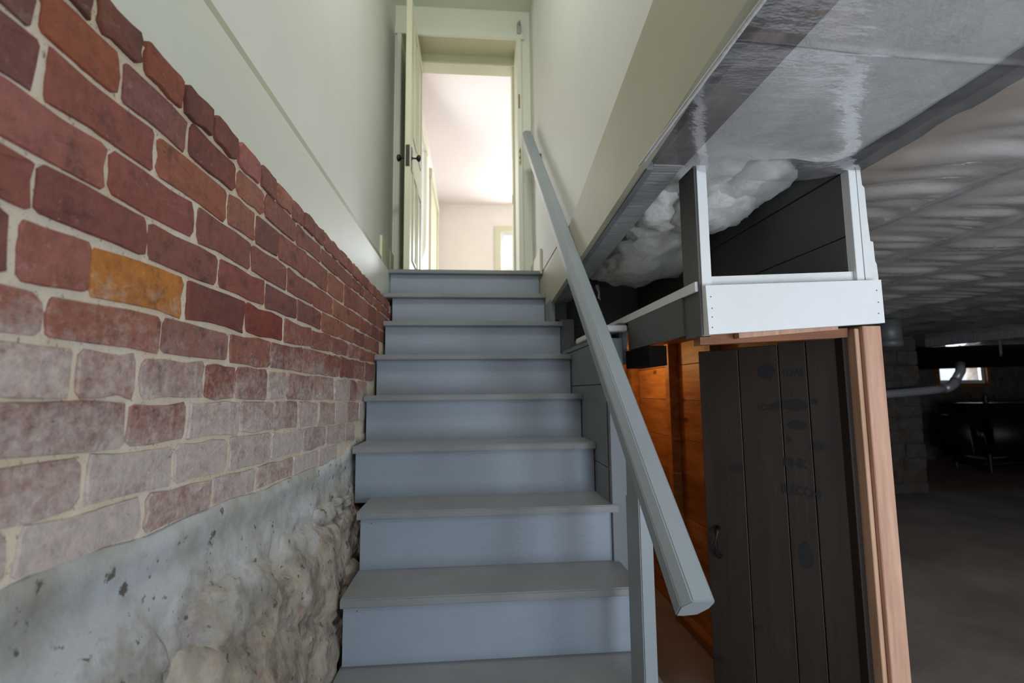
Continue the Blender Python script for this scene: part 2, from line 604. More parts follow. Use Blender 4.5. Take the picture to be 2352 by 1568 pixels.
# proud cream panel with a slanting top edge, low on the right wall
pts = [(-2.3, 0.60), (0.70, 0.628), (1.23, 0.592), (2.66, 0.500), (2.90, 0.492), (3.12, 0.50), (3.12, 0.72), (2.25, 0.735), (1.08, 0.955), (-2.3, 1.58)]
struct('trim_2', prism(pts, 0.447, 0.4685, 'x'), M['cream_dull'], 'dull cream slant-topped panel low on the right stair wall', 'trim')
bm = bx(XR + 0.004, XR + 0.10, 2.76, 3.62, 0.52, UP)
box(bm, XR + 0.004, XR + 0.0225, 2.0, 2.759, 0.66, UP)
struct('trim_3', bm, M['plaster'], 'plaster edge of the upper floor beside the top steps', 'trim')
struct('trim_8', bx(XL - 0.01, -0.576, -1.0, 3.13, UP, UP + 0.086, bevel=0.004), M['cream_dull'], 'narrow cream strip with painted-in shade on top of the boarded band left of the stairs', 'trim')  # moulding strip; its shade is worked into the dull cream colour
# baseboards that end at the landing edge
struct('baseboard_left', bx(XL, XL + 0.016, 3.13, 3.62, UP - 0.02, UP + 0.225, bevel=0.003), M['cream'], 'cream baseboard end left of the top step', 'baseboard')
struct('baseboard_right', bx(XR - 0.016, XR, 3.13, 3.62, UP - 0.02, UP + 0.150, bevel=0.003), M['cream'], 'cream baseboard end right of the top step', 'baseboard')
struct('ceiling_stairwell', bx(XL - 0.1, XR + 0.1, -2.3, 3.7, TOP, TOP + 0.08), M['head_plaster'], 'pale ceiling over the stairs', 'ceiling')

# back wall behind the camera, with a doorway, an added fill opening and a stairwell window
bm = bmesh.new()
for a in ((-0.7, 0.60, FLOOR, 1.15), (-0.7, -0.48, 1.15, 2.35), (0.36, 0.6, 1.15, 2.35), (-0.7, 0.6, 2.35, TOP), (1.30, 1.75, FLOOR, UP), (1.75, 2.85, 0.05, UP), (2.85, 9.6, FLOOR, UP), (0.60, 1.30, 0.0, UP)):
    box(bm, a[0], a[1], -1.1, -1.0, a[2], a[3])
struct('wall_rear', bm, M['plaster'], 'end wall with the cellar doorway and a high window', 'wall')

# doorway wall at the head of the stairs
bm = bmesh.new()
DX0, DX1, DY, SOF, HEAD = -0.545, 0.362, 3.62, 2.83, 2.745
box(bm, XL - 0.1, DX0, DY, 4.0, UP, TOP)
box(bm, DX1, XR + 0.1, DY, 4.0, UP, TOP)
box(bm, DX0, DX1, DY, 4.0, SOF, TOP)
struct('wall_head', bm, M['head_plaster'], 'pale wall above and around the upstairs doorway', 'wall')
bm = bmesh.new()
box(bm, DX0, -0.455, 3.92, 4.02, UP, SOF)
box(bm, 0.345, DX1 + 0.002, 3.90, 4.02, UP, SOF)
box(bm, DX0, DX1, 3.88, 4.02, HEAD, SOF)
box(bm, DX0, DX1, DY + 0.004, 3.885, SOF - 0.006, SOF + 0.001)
struct('trim_4', bm, M['cream'], 'cream door frame lining the upstairs doorway', 'trim')
bm = bmesh.new()
for x in (DX0 - 0.03, DX1 + 0.0):
    box(bm, x, x + 0.035, DY - 0.018, DY + 0.002, UP, SOF - 0.02, bevel=0.003)
box(bm, DX0 - 0.05, DX1 + 0.055, DY - 0.022, DY + 0.002, SOF - 0.05, SOF + 0.005, bevel=0.003)
struct('trim_5', bm, M['head_plaster'], 'pale casing round the front of the upstairs doorway', 'trim')

# room upstairs
bm = bmesh.new()
for a in ((HY0, 4.86, UP, HTOP), (5.64, HY1, UP, HTOP), (4.86, 5.64, 2.86, HTOP)):  # gap at the nearer casing added to let the fill in
    box(bm, HX0 - 0.06, HX0, a[0], a[1], a[2], a[3])
struct('wall_hall_left', bm, M['pink_plaster'], 'pale pink wall on the left of the upstairs room', 'wall')
struct('wall_hall_right', bx(HX1, HX1 + 0.1, HY0, HY1, UP, HTOP), M['pink_plaster'], 'pale pink wall on the right of the upstairs room', 'wall')
bm = bmesh.new()
WX0, WX1, WZ0, WZ1 = 0.50, 1.40, 1.36, 2.74
box(bm, HX0 - 0.1, WX0, HY1, HY1 + 0.1, UP, HTOP)
box(bm, WX1, HX1 + 0.1, HY1, HY1 + 0.1, UP, HTOP)
box(bm, WX0, WX1, HY1, HY1 + 0.1, UP, WZ0)
box(bm, WX0, WX1, HY1, HY1 + 0.1, WZ1, HTOP)
struct('wall_hall_far', bm, M['pink_plaster'], 'pale pink far wall with the bright window upstairs', 'wall')
struct('wall_hall_near', bx(0.5, HX1 + 0.1, 3.95, 4.0, UP, HTOP), M['pink_plaster'], 'pink wall beside the doorway inside the upstairs room', 'wall')
bm = bmesh.new()
box(bm, HX0 - 0.1, HX1 + 0.1, HY0, HY1 + 0.1, HTOP, HTOP + 0.08)
box(bm, HX0 - 0.1, HX1 + 0.1, HY0 - 0.02, HY0, TOP - 0.2, HTOP + 0.08)
struct('ceiling_hall', bm, M['pink_ceiling'], 'pale pinkish ceiling of the upstairs room', 'ceiling')


def window(name, label, x0, x1, z0, z1, y, casing, sash, pane_split=True, cw=0.10):
    bm = bmesh.new()
    box(bm, x0 - cw, x0, y - 0.025, y, z0 - cw, z1 + cw)
    box(bm, x1, x1 + cw, y - 0.025, y, z0 - cw, z1 + cw)
    box(bm, x0, x1, y - 0.03, y, z1, z1 + cw)
    box(bm, x0, x1, y - 0.04, y, z0 - cw, z0)
    o = struct(name, bm, casing, label, 'window')
    bm = bmesh.new()
    t = 0.055
    zz = [(z0, z1)] if not pane_split else [(z0, (z0 + z1) / 2), ((z0 + z1) / 2, z1)]
    for a, b_ in zz:
        box(bm, x0, x0 + t, y + 0.02, y + 0.06, a, b_)
        box(bm, x1 - t, x1, y + 0.02, y + 0.06, a, b_)
        box(bm, x0 + t, x1 - t, y + 0.02, y + 0.06, a, a + t)
        box(bm, x0 + t, x1 - t, y + 0.02, y + 0.06, b_ - t, b_)
    obj('sash', bm, sash, o)
    obj('pane', bx(x0 + t, x1 - t, y + 0.038, y + 0.043, z0 + 0.02, z1 - 0.02), M['glass'], o)
    return o


window('window_1', 'bright white window with a cream casing on the far wall upstairs', WX0, WX1, WZ0, WZ1, HY1, M['cream'], M['sash_white'])
# door casings on the left wall of the room upstairs
for nm, y0, y1, zt, lab in (('trim_6', 6.35, 7.75, 2.86, 'cream casing of the farther doorway on the left upstairs wall'),
                            ('trim_7', 4.75, 5.75, 2.86, 'cream casing of the nearer doorway on the left upstairs wall, behind the open door')):
    bm = bmesh.new()
    x0, x1 = HX0, HX0 + 0.028
    for a in ((y0, y0 + 0.11), (y1 - 0.11, y1)):
        box(bm, x0, x1, a[0], a[1], UP, zt, bevel=0.004)
    box(bm, x0, x1 + 0.01, y0 - 0.02, y1 + 0.02, zt, zt + 0.12, bevel=0.004)
    if nm == 'trim_6':
        box(bm, x0, x0 + 0.008, y0 + 0.11, y1 - 0.11, UP, zt)
    struct(nm, bm, M['cream'], lab, 'trim')

# ------------------------------------------------------------------ open panelled door upstairs
dr = tag(obj('door_1', bx(-0.448, -0.408, 3.20, 3.93, UP + 0.012, UP + 1.952, bevel=0.002), M['cream']), 'cream panelled door standing open at the top of the stairs', 'door', None, 'structure')
for side, xs in (('r', -0.408), ('l', -0.448)):
    for (y0, y1, z0, z1) in ((3.31, 3.53, 0.10, 0.74), (3.60, 3.82, 0.10, 0.74), (3.31, 3.53, 0.98, 1.84), (3.60, 3.82, 0.98, 1.84)):
        bm = bmesh.new()
        x0, x1 = (xs - 0.002, xs + 0.009) if side == 'r' else (xs - 0.009, xs + 0.002)
        t = 0.022
        box(bm, x0, x1, y0, y0 + t, UP + z0, UP + z1, bevel=0.003)
        box(bm, x0, x1, y1 - t, y1, UP + z0, UP + z1, bevel=0.003)
        box(bm, x0, x1, y0 + t, y1 - t, UP + z0, UP + z0 + t, bevel=0.003)
        box(bm, x0, x1, y0 + t, y1 - t, UP + z1 - t, UP + z1, bevel=0.003)
        xc = x0 if side == 'r' else x1
        box(bm, min(xc, xc + 0.004 * (1 if side == 'r' else -1)), max(xc, xc + 0.004 * (1 if side == 'r' else -1)), y0 + 0.05, y1 - 0.05, UP + z0 + 0.05, UP + z1 - 0.05, bevel=0.0015)
        obj('panel', bm, M['cream'], dr)
ZK = 1.60
obj('lock_plate', bx(-0.441, -0.415, 3.196, 3.2005, ZK - 0.085, ZK + 0.065), M['black'], dr)
for s, xs in ((1, -0.408), (-1, -0.448)):
    bm = bmesh.new()
    prof = [(0.0, 0.011), (0.006, 0.011), (0.008, 0.006), (0.030, 0.006), (0.036, 0.017), (0.046, 0.024), (0.056, 0.023), (0.062, 0.012)]
    tube(bm, [(xs + s * d, 3.262, ZK) for d, r in prof], [r for d, r in prof], 14)
    k = obj('knob', bm, M['black'], dr, True)
    k['label'] = 'black door knob'
    obj('escutcheon', bx(min(xs, xs + s * 0.004), max(xs, xs + s * 0.004), 3.235, 3.289, ZK - 0.10, ZK + 0.07, bevel=0.001), M['black'], dr)

# small fittings on the right of the doorway
t = thing('door_hook', 'small brass hook latch on the casing right of the upstairs doorway', 'hook', (0.372, DY - 0.02, 1.80))
bm = bmesh.new()
tube(bm, [(0.376, DY - 0.032, 1.87), (0.377, DY - 0.036, 1.83), (0.377, DY - 0.036, 1.77), (0.372, DY - 0.036, 1.745), (0.366, DY - 0.034, 1.755)], 0.0035, 8)
obj('hook', bm, M['brass'], t, True)
bm = bmesh.new()
tube(bm, [(0.374, DY + 0.001, 1.845), (0.374, DY - 0.04, 1.845)], 0.006, 8)
obj('screw_eye', bm, M['brass'], t, True)
bm = bmesh.new()
tube(bm, [(0.374, DY + 0.001, 1.795), (0.374, DY - 0.04, 1.795)], 0.006, 8)
obj('screw_eye', bm, M['brass'], t, True)
t = thing('thermometer', 'narrow brown strip fixed beside the upstairs doorway, above the brass hook', 'thermometer', (0.374, DY - 0.02, 2.25))
obj('back_plate', bx(0.367, 0.379, DY - 0.026, DY - 0.017, 2.20, 2.315, bevel=0.002), M['brown_plate'], t)
obj('glass_tube', tube(bmesh.new(), [(0.374, DY - 0.028, 2.215), (0.374, DY - 0.028, 2.30)], 0.003, 8), M['brass'], t)
t = thing('wall_bracket', 'small grey metal bracket high on the casing right of the upstairs doorway', 'bracket', (0.375, DY - 0.02, 2.85))
obj('plate', bx(0.362, 0.392, DY - 0.034, DY - 0.019, 2.82, 2.915, bevel=0.003), M['grey_metal'], t)
obj('arm', bx(0.370, 0.388, DY - 0.075, DY - 0.033, 2.885, 2.90, bevel=0.003), M['grey_metal'], t)
t = tag(obj('strike_plate', bx(0.3405, 0.3455, 3.915, 3.955, 1.56, 1.63, bevel=0.001), M['grey_metal']), 'small grey strike plate on the right jamb of the upstairs doorway', 'strike plate')

# ------------------------------------------------------------------ staircase
G, D0, Z0, R = 0.223008, 2.230457, -0.012267, 0.2
st = thing('staircase', 'straight flight of grey painted wooden steps climbing to the open door', 'stairs', (0, 1.1, FLOOR))
LEFT = {-5: -0.385, -4: -0.392, -3: -0.392, -2: -0.398, -1: -0.470, 0: -0.478, 1: -0.478, 2: -0.478, 3: -0.527, 4: -0.529}
RIGHT = {-5: 0.530, -4: 0.530, -3: 0.530, -2: 0.528, -1: 0.507, 0: 0.507, 1: 0.507, 2: 0.507, 3: 0.4455, 4: 0.4455}
for k in range(-5, 5):
    Y, z = D0 + k * G, Z0 + k * R
    l, r = LEFT[k], RIGHT[k]
    th = 0.027
    depth = G + 0.035 if k < 4 else 0.10
    # tread with an eased nosing
    bm = bmesh.new()
    jit = random.uniform(-0.002, 0.002)
    if k == -2:      # notched round the end of the side partition
        pts2 = [(l, Y), (r, Y), (r + 0.002, Y + 0.006), (0.508, Y + 0.018), (0.508, Y + depth), (l, Y + depth)]
        bm = prism(pts2, z - th, z, 'z')
    else:
        n = 10
        pts2 = [(l, Y + 0.001)] + [(l + (r - l) * i / n, Y + 0.0015 * noise.noise(Vector((i * 0.9, k * 3.1, 0)))) for i in range(1, n)] + [(r, Y), (r, Y + depth), (l, Y + depth)]
        bm = prism(pts2, z - th, z, 'z')
    es = [e for e in bm.edges if all(abs(v.co.y - Y) < 0.004 for v in e.verts) and abs(e.verts[0].co.z - e.verts[1].co.z) < 1e-4]
    bmesh.ops.bevel(bm, geom=es, offset=0.004, segments=2, affect='EDGES')
    obj('tread', bm, M['tread_paint'], st)
    # riser below it
    lo = z - R + 0.0 if k > -5 else FLOOR
    rl, rr = l + (0.008 if k > -3 else 0.004), r - 0.003
    if k == -2:
        rr = 0.508
    if k == 2:
        rr = 0.496
    if k == 3:
        rl, rr = -0.470, 0.443
    ri = obj('riser', bx(rl, rr, Y + 0.026, Y + 0.045, lo - (0.02 if k > -5 else 0), z - th - 0.0008), M['step_paint'], st)
    if k in (-3, -2):
        bm = bmesh.new()
        tube(bm, [(l + 0.045 - 0.0, Y + 0.0265, z - th - 0.017), (l + 0.045, Y + 0.0245, z - th - 0.017)], 0.0022, 8)
        o = obj('nail_head', bm, M['rust'], ri)
        o['label'] = 'rusty nail head'
# closed side strings under the steps
pts2 = [(1.30, FLOOR), (1.72, FLOOR), (3.15, 0.16), (3.15, 0.44)]
for x0 in (-0.36, 0.40):
    obj('stringer', prism(pts2, x0, x0 + 0.04, 'x'), M['dark_board'], st)

# ------------------------------------------------------------------ partition on the open side of the stairs
pa = thing('stair_partition', 'grey board partition closing the right side of the steps below the handrail', 'partition', (0.535, 1.8, FLOOR))
pa['kind'] = 'structure'
for z0, z1 in ((FLOOR, -0.72), (-0.717, -0.29), (-0.287, 0.022), (0.025, 0.196)):
    obj('board', bx(0.509, 0.530, 1.822, 2.74, z0, z1, bevel=0.0015), M['part_paint'], pa)
obj('end_post', bx(0.509, 0.566, 1.795, 1.835, FLOOR, 0.196, bevel=0.002), M['part_paint'], pa)
obj('top_rail', bx(0.505, 0.545, 1.86, 2.72, 0.198, 0.218, bevel=0.002), M['part_paint'], pa)
b1 = obj('end_board', bx(0.500, 0.580, 2.72, 2.74, 0.222, 0.405, bevel=0.002), M['part_paint'], pa)
b1 = obj('end_board', bx(0.470, 0.555, 2.80, 2.82, 0.41, 0.53, bevel=0.002), M['part_paint'], pa)
obj('upper_board', bx(0.446, 0.470, 2.70, 3.12, 0.39, 0.52, bevel=0.002), M['part_paint'], pa)

# ------------------------------------------------------------------ handrail
hr = thing('handrail', 'long grey chamfered handrail rising along the right side on one post', 'handrail', (0.45, 1.35, -0.81))
A = Vector((0.4285, 0.955, -0.418))
B = Vector((0.400, 3.36, 1.852))
d = (B - A).normalized()
s = d.cross(Vector((0, 0, 1))).normalized()
u = s.cross(d)
hw, hh = 0.033, 0.029
prof = [(-hw, -hh), (-hw, 0.008), (-hw + 0.018, hh), (hw - 0.008, hh), (hw, hh - 0.009), (hw - 0.004, -0.004), (hw - 0.022, -hh), (-hw + 0.016, -hh - 0.003)]
bm = bmesh.new()
ra = [bm.verts.new(A + s * p[0] + u * p[1]) for p in prof]
rb = [bm.verts.new(B + s * p[0] + u * p[1]) for p in prof]
bm.faces.new(ra)
bm.faces.new(list(reversed(rb)))
for i in range(len(prof)):
    j = (i + 1) % len(prof)
    bm.faces.new((ra[i], rb[i], rb[j], ra[j]))
bmesh.ops.recalc_face_normals(bm, faces=bm.faces)
bmesh.ops.bevel(bm, geom=[e for e in bm.edges], offset=0.0025, segments=2, affect='EDGES')
obj('rail', bm, M['rail_paint'], hr)
# post: top cut to the slope of the rail


def rail_z(y, off):
    t_ = (y - A.y) / (B.y - A.y)
    return (A + (B - A) * t_).z + off


y0, y1 = 1.296, 1.396
bm = prism([(y0, Z0 - 4 * R), (y1, Z0 - 4 * R), (y1, rail_z(y1, -0.045)), (y0, rail_z(y0, -0.045))], 0.438, 0.474, 'x')
bmesh.ops.bevel(bm, geom=bm.edges[:], offset=0.003, segments=2, affect='EDGES')
obj('post', bm, M['rail_paint'], hr)
obj('post', bx(0.444, 0.478, y1 - 0.002, y1 + 0.03, Z0 - 4 * R, rail_z(y1, -0.30), bevel=0.002), M['rail_paint'], hr)
bm = bmesh.new()
yb = 3.12
zb = rail_z(yb, 0)
tube(bm, [(0.403, yb, zb - 0.040), (0.412, yb, zb - 0.060), (0.435, yb, zb - 0.068), (0.464, yb, zb - 0.060)], 0.007, 10)
tube(bm, [(0.459, yb, zb - 0.060), (0.465, yb, zb - 0.060)], 0.024, 14)
o = obj('wall_bracket', bm, M['black'], hr, True)
o['label'] = 'black iron bracket'

# ------------------------------------------------------------------ brick wall
bw = thing('wall_foundation', 'old red brick foundation wall with lime mortar left of the steps', 'wall', (-0.55, 1.2, FLOOR))
bw['kind'] = 'structure'
BX = -0.485


def bed(j, y):
    """height of the mortar bed above course j (0 = wall top)"""
    zt = [0.528, 0.473, 0.403, 0.334, 0.266, 0.199, 0.122, 0.062, -0.004, -0.070, -0.140, -0.200][j]
    sl = [0, 0, 0.012, 0.0, 0.0, 0.0, 0.012, -0.005, -0.020, -0.034, -0.034, -0.030][j]
    return zt + sl * (y - 0.6) + 0.0025 * noise.noise(Vector((y * 6, j * 5.3, 0)))


J = {0: [0.44, 0.53, 0.626, 0.72, 0.822, 0.916, 1.015, 1.126, 1.216, 1.324, 1.416, 1.513, 1.61, 1.70, 1.79, 1.90, 2.0, 2.10, 2.2, 2.30, 2.40, 2.5, 2.61, 2.71, 2.82, 2.90],
     1: [0.33, 0.548, 0.679, 0.839, 1.015, 1.152, 1.363, 1.588, 1.80, 2.01, 2.12, 2.22, 2.43, 2.64, 2.86, 3.04],
     2: [0.36, 0.561, 0.761, 0.984, 1.112, 1.243, 1.455, 1.67, 1.88, 2.10, 2.31, 2.52, 2.74, 2.95],
     3: [0.24, 0.45, 0.666, 0.881, 1.096, 1.308, 1.523, 1.735, 1.95, 2.16, 2.38, 2.59, 2.80],
     4: [0.35, 0.565, 0.756, 0.961, 1.177, 1.39, 1.61, 1.82, 2.04, 2.25, 2.47, 2.60],
     5: [0.33, 0.547, 0.653, 0.859, 1.081, 1.297, 1.51, 1.73, 1.95, 2.16, 2.38, 2.53],
     6: [0.38, 0.592, 0.804, 1.018, 1.223, 1.449, 1.698, 1.85, 2.06, 2.27, 2.48],
     7: [0.43, 0.641, 0.757, 0.933, 1.05, 1.21, 1.335, 1.553, 1.778, 2.002, 2.12, 2.32],
     8: [0.33, 0.53, 0.738, 0.886, 1.081, 1.256, 1.424, 1.604, 1.795, 1.971, 2.17, 2.28],
     9: [0.45, 0.669, 0.854, 1.037, 1.245, 1.471, 1.693, 1.941, 2.10],
     10: [0.38, 0.577, 0.785, 0.981, 1.168, 1.401, 1.622, 1.84]}
PAL = [(150, 96, 86), (143, 92, 84), (156, 104, 90), (136, 88, 80), (160, 106, 88), (128, 84, 80), (152, 98, 86)]
SPECIAL = {(0, 0): (104, 64, 62), (0, 1): (84, 54, 54), (0, 2): (102, 64, 60), (0, 3): (140, 78, 62), (0, 4): (96, 60, 58), (0, 5): (118, 72, 64), (0, 6): (160, 100, 92),
           (1, 1): (150, 84, 62), (1, 0): (108, 74, 74), (1, 3): (114, 66, 62), (2, 0): (120, 78, 76), (2, 1): (148, 88, 78), (2, 2): (156, 96, 76), (3, 0): (132, 80, 76), (4, 0): (140, 86, 78), (4, 1): (128, 78, 74),
           (5, 2): (190, 122, 56), (5, 1): (160, 104, 94), (5, 3): (122, 72, 68), (6, 1): (168, 112, 98), (5, 4): (132, 66, 58), (6, 2): (150, 112, 106),
           (3, 1): (154, 98, 90), (3, 2): (140, 84, 76), (4, 3): (142, 84, 76)}


def brick_mesh(y0, y1, z0a, z0b, z1a, z1b, proud, seed, n_side=3):
    """irregular brick: rough 14-point outline, eased front arris; z0a/z0b bottom at y0/y1"""
    rnd = random.Random(seed)
    dz = z1a - z0a
    c = 0.004 + rnd.random() * 0.006
    pts = []

    def P(fy, fz):
        zlo = z0a + (z0b - z0a) * fy
        zhi = z1a + (z1b - z1a) * fy
        pts.append((y0 + (y1 - y0) * fy, zlo + (zhi - zlo) * fz))
    L = y1 - y0
    ey, ez = c / L, c / dz
    for fy, fz in ((ey, 0), (0.36, 0), (0.68, 0), (1 - ey, 0), (1, ez), (1, 0.5), (1, 1 - ez), (1 - ey, 1), (0.66, 1), (0.33, 1), (ey, 1), (0, 1 - ez), (0, 0.5), (0, ez)):
        P(fy, fz)
    j = 0.0034
    pts = [(p[0] + rnd.uniform(-j, j), p[1] + rnd.uniform(-j, j)) for p in pts]
    cy = sum(p[0] for p in pts) / len(pts)
    cz = sum(p[1] for p in pts) / len(pts)
    bm = bmesh.new()
    xb, xm, xf = BX - 0.05, BX + proud - 0.0020, BX + proud
    tilt = rnd.uniform(-0.006, 0.006)
    back = [bm.verts.new((xb, p[0], p[1])) for p in pts]
    mid = [bm.verts.new((xm + tilt * (p[0] - cy), p[0], p[1])) for p in pts]
    ins = 0.0024
    front = []
    for p in pts:
        v = Vector((p[0] - cy, p[1] - cz))
        l_ = max(v.length, 1e-6)
        q = v * (1 - ins / l_ * 0.8)
        front.append(bm.verts.new((xf + tilt * q.x + rnd.uniform(-0.001, 0.001), cy + q.x, cz + q.y)))
    n = len(pts)
    for a, b_ in ((back, mid), (mid, front)):
        for i in range(n):
            k = (i + 1) % n
            bm.faces.new((a[i], a[k], b_[k], b_[i]))
    cv = bm.verts.new((xf + 0.0006, cy, cz))
    for i in range(n):
        bm.faces.new((front[i], front[(i + 1) % n], cv))
    return bm


for c_, js in J.items():
    jj = list(js)
    for i in range(len(jj) - 1):
        g = 0.0042 if i > 3 else 0.0050
        if (c_, i) in ((5, 1),):
            y0, y1 = jj[i] + g, jj[i + 1] - 0.001
        elif (c_, i) in ((5, 2),):
            y0, y1 = jj[i] + 0.001, jj[i + 1] - g
        else:
            y0, y1 = jj[i] + g * random.uniform(0.8, 1.2), jj[i + 1] - g * random.uniform(0.8, 1.2)
        top = 0.0030 if c_ else 0.0
        bm = brick_mesh(y0, y1, bed(c_ + 1, y0) + 0.0036, bed(c_ + 1, y1) + 0.0036, bed(c_, y0) - top - random.random() * 0.002, bed(c_, y1) - top - random.random() * 0.002,
                        random.uniform(0.0010, 0.0034) + (random.uniform(0.0, 0.005) if c_ == 0 else 0), c_ * 100 + i)
        o = obj('brick', bm, M['brick'], bw)
        col = SPECIAL.get((c_, i)) or random.choice(PAL)
        f = random.uniform(0.9, 1.08)
        if c_ >= 9:
            f *= 0.95
        o.color = tuple(min(1, x * f) for x in lin(col)[:3]) + (1,)
        if (c_, i) == (5, 2):
            o['label'] = 'orange-brown brick'


# mortar bed behind the bricks: rough sheet, nearly flush
def surf_x(y, z):
    """face of the render and rubble below the bricks"""
    b = 0.0
    t_ = sstep(-0.17, -0.34, z) if False else sstep(0.0, 1.0, (-0.205 + -0.03 * (y - 0.6) - z) / 0.22)
    b += 0.020 * t_
    b += 0.050 * sstep(0, 1, (-0.30 - 0.04 * (y - 0.6) - z) / 0.28)
    rough = sstep(0, 1, (-0.30 - z) / 0.15)
    b += rough * 0.022 * noise.noise(Vector((y * 5.5, z * 7.5, 3.1)))
    b += rough * 0.010 * noise.noise(Vector((y * 15, z * 17, 9.4)))
    b += rough * 0.006 * abs(noise.noise(Vector((y * 31, z * 36, 6.4))))
    b -= rough * 0.016 * max(0.0, 0.22 - abs(noise.noise(Vector((y * 6.2, z * 8.4, 12.3))))) / 0.22
    b += rough * 0.004 * noise.noise(Vector((y * 66, z * 70, 2.2)))
    b += 0.005 * t_ * noise.noise(Vector((y * 9, z * 9, 1.7)))
    b += 0.0025 * t_ * noise.noise(Vector((y * 34, z * 40, 5.7)))
    lim = -0.396 if z < -0.40 or y < 1.75 else -0.47
    x = BX - 0.004 + b
    return min(x, lim - 0.004)


def sheet(y0, y1, ny, z0, z1, nz, fn):
    bm = bmesh.new()
    g = [[bm.verts.new((fn(y0 + (y1 - y0) * i / ny, z0 + (z1 - z0) * k / nz), y0 + (y1 - y0) * i / ny, z0 + (z1 - z0) * k / nz)) for k in range(nz + 1)] for i in range(ny + 1)]
    for i in range(ny):
        for k in range(nz):
            bm.faces.new((g[i][k], g[i + 1][k], g[i + 1][k + 1], g[i][k + 1]))
    return bm


def mortar_x(y, z):
    return BX - 0.0014 + 0.0010 * noise.noise(Vector((y * 30, z * 30, 0))) + 0.0012 * noise.noise(Vector((y * 90, z * 90, 4)))


obj('mortar', sheet(-0.4, 3.2, 520, -0.24, 0.516, 110, mortar_x), M['mortar'], bw, True)
obj('wall_core', bx(-0.62, BX - 0.016, -2.25, 7.0, FLOOR, 0.512), M['mortar'], bw)
obj('render', sheet(-1.0, 2.4, 560, FLOOR, -0.205, 150, lambda y, z: surf_x(y, z)), M['parge'], bw, True)


# upper edge of the render: lip that laps the lowest bricks
def lip_top(y):
    t_ = -0.198 - 0.030 * (y - 0.6) + 0.012 * noise.noise(Vector((y * 7, 2.2, 0)))
    return t_ + (0.07 if y > 1.85 else 0) * sstep(1.85, 2.2, y) - 0.0


bm = bmesh.new()
prev = None
for i in range(261):
    y = -0.5 + i * 3.2 / 260
    zt = lip_top(y)
    row = []
    for k, (dz_, dx) in enumerate(((0.002, -0.006), (-0.004, 0.004), (-0.03, 0.0065), (-0.07, 0.0))):
        zz = zt + dz_
        xx = (BX + dx) if k < 3 else max(surf_x(y, zz) - 0.002, BX - 0.01)
        row.append(bm.verts.new((xx + 0.0015 * noise.noise(Vector((y * 40, zz * 40, 0))), y, zz)))
    if prev:
        for k in range(3):
            bm.faces.new((prev[k], row[k], row[k + 1], prev[k + 1]))
    prev = row
obj('render_edge', bm, M['parge'], bw, True)


# rubble stones showing through the render
def stone(pts, bulge, seed, mat, x_off=0.0, lim=-0.399):
    rnd = random.Random(seed)
    # resample and round the outline
    out = []
    for _ in range(2):
        nn = []
        for i in range(len(pts)):
            a, b_ = Vector(pts[i]), Vector(pts[(i + 1) % len(pts)])
            nn += [tuple(a.lerp(b_, 0.25)), tuple(a.lerp(b_, 0.75))]
        pts = nn
    n = len(pts)
    for i in range(n):
        a, b_ = Vector(pts[i]), Vector(pts[(i + 1) % n])
        m_ = max(1, int((b_ - a).length / 0.05))
        for q in range(m_):
            p = a.lerp(b_, q / m_)
            out.append((p.x + rnd.uniform(-0.006, 0.006), p.y + rnd.uniform(-0.006, 0.006)))
    cy = sum(p[0] for p in out) / len(out)
    cz = sum(p[1] for p in out) / len(out)
    bm = bmesh.new()
    rings = []
    for sc_, h in ((1.04, -0.15), (0.97, 0.10), (0.90, 0.50), (0.76, 0.82), (0.52, 0.96), (0.25, 1.0)):
        ring = []
        for p in out:
            y, z = cy + (p[0] - cy) * sc_, cz + (p[1] - cz) * sc_
            x = surf_x(y, z) + x_off + (bulge if h > 0 else 0.012) * h + (0.007 * noise.noise(Vector((y * 14, z * 14, seed))) + 0.004 * noise.noise(Vector((y * 45, z * 45, seed))) if h > 0 else -0.01)
            ring.append(bm.verts.new((min(x, lim), y, z)))
        rings.append(ring)
    m_ = len(out)
    for a, b_ in zip(rings, rings[1:]):
        for i in range(m_):
            bm.faces.new((a[i], a[(i + 1) % m_], b_[(i + 1) % m_], b_[i]))
    c0 = bm.verts.new((min(surf_x(cy, cz) + x_off + bulge, lim), cy, cz))
    for i in range(m_):
        bm.faces.new((rings[-1][i], rings[-1][(i + 1) % m_], c0))
    return obj('stone', bm, mat, bw, True)


stone([(0.87, -0.362), (0.93, -0.337), (1.06, -0.346), (1.20, -0.366), (1.26, -0.388), (1.22, -0.442), (1.12, -0.472), (1.0, -0.466), (0.92, -0.430)], 0.018, 1, M['parge'])
stone([(1.266, -0.353), (1.415, -0.362), (1.70, -0.419), (1.76, -0.494), (1.78, -0.60), (1.68, -0.625), (1.588, -0.673), (1.367, -0.588), (1.253, -0.508), (1.267, -0.444)], 0.014, 2, M['parge'])
stone([(1.55, -0.345), (1.80, -0.365), (2.03, -0.395), (2.02, -0.408), (1.80, -0.425), (1.585, -0.405)], 0.018, 3, M['parge'])
stone([(1.40, -0.680), (1.60, -0.705), (1.70, -0.80), (1.68, -0.95), (1.46, -0.93), (1.38, -0.80)], 0.012, 4, M['parge'])
stone([(1.016, -0.47), (1.243, -0.53), (1.36, -0.64), (1.34, -0.80), (1.12, -0.78), (0.985, -0.60)], 0.009, 5, M['parge'])
stone([(0.69, -0.318), (0.724, -0.307), (0.817, -0.337), (0.834, -0.395), (0.815, -0.47), (0.628, -0.43), (0.60, -0.34)], 0.006, 6, M['parge'])
stone([(0.838, -0.386), (0.945, -0.426), (0.975, -0.52), (0.95, -0.66), (0.80, -0.60), (0.81, -0.46)], 0.008, 8, M['stone'])

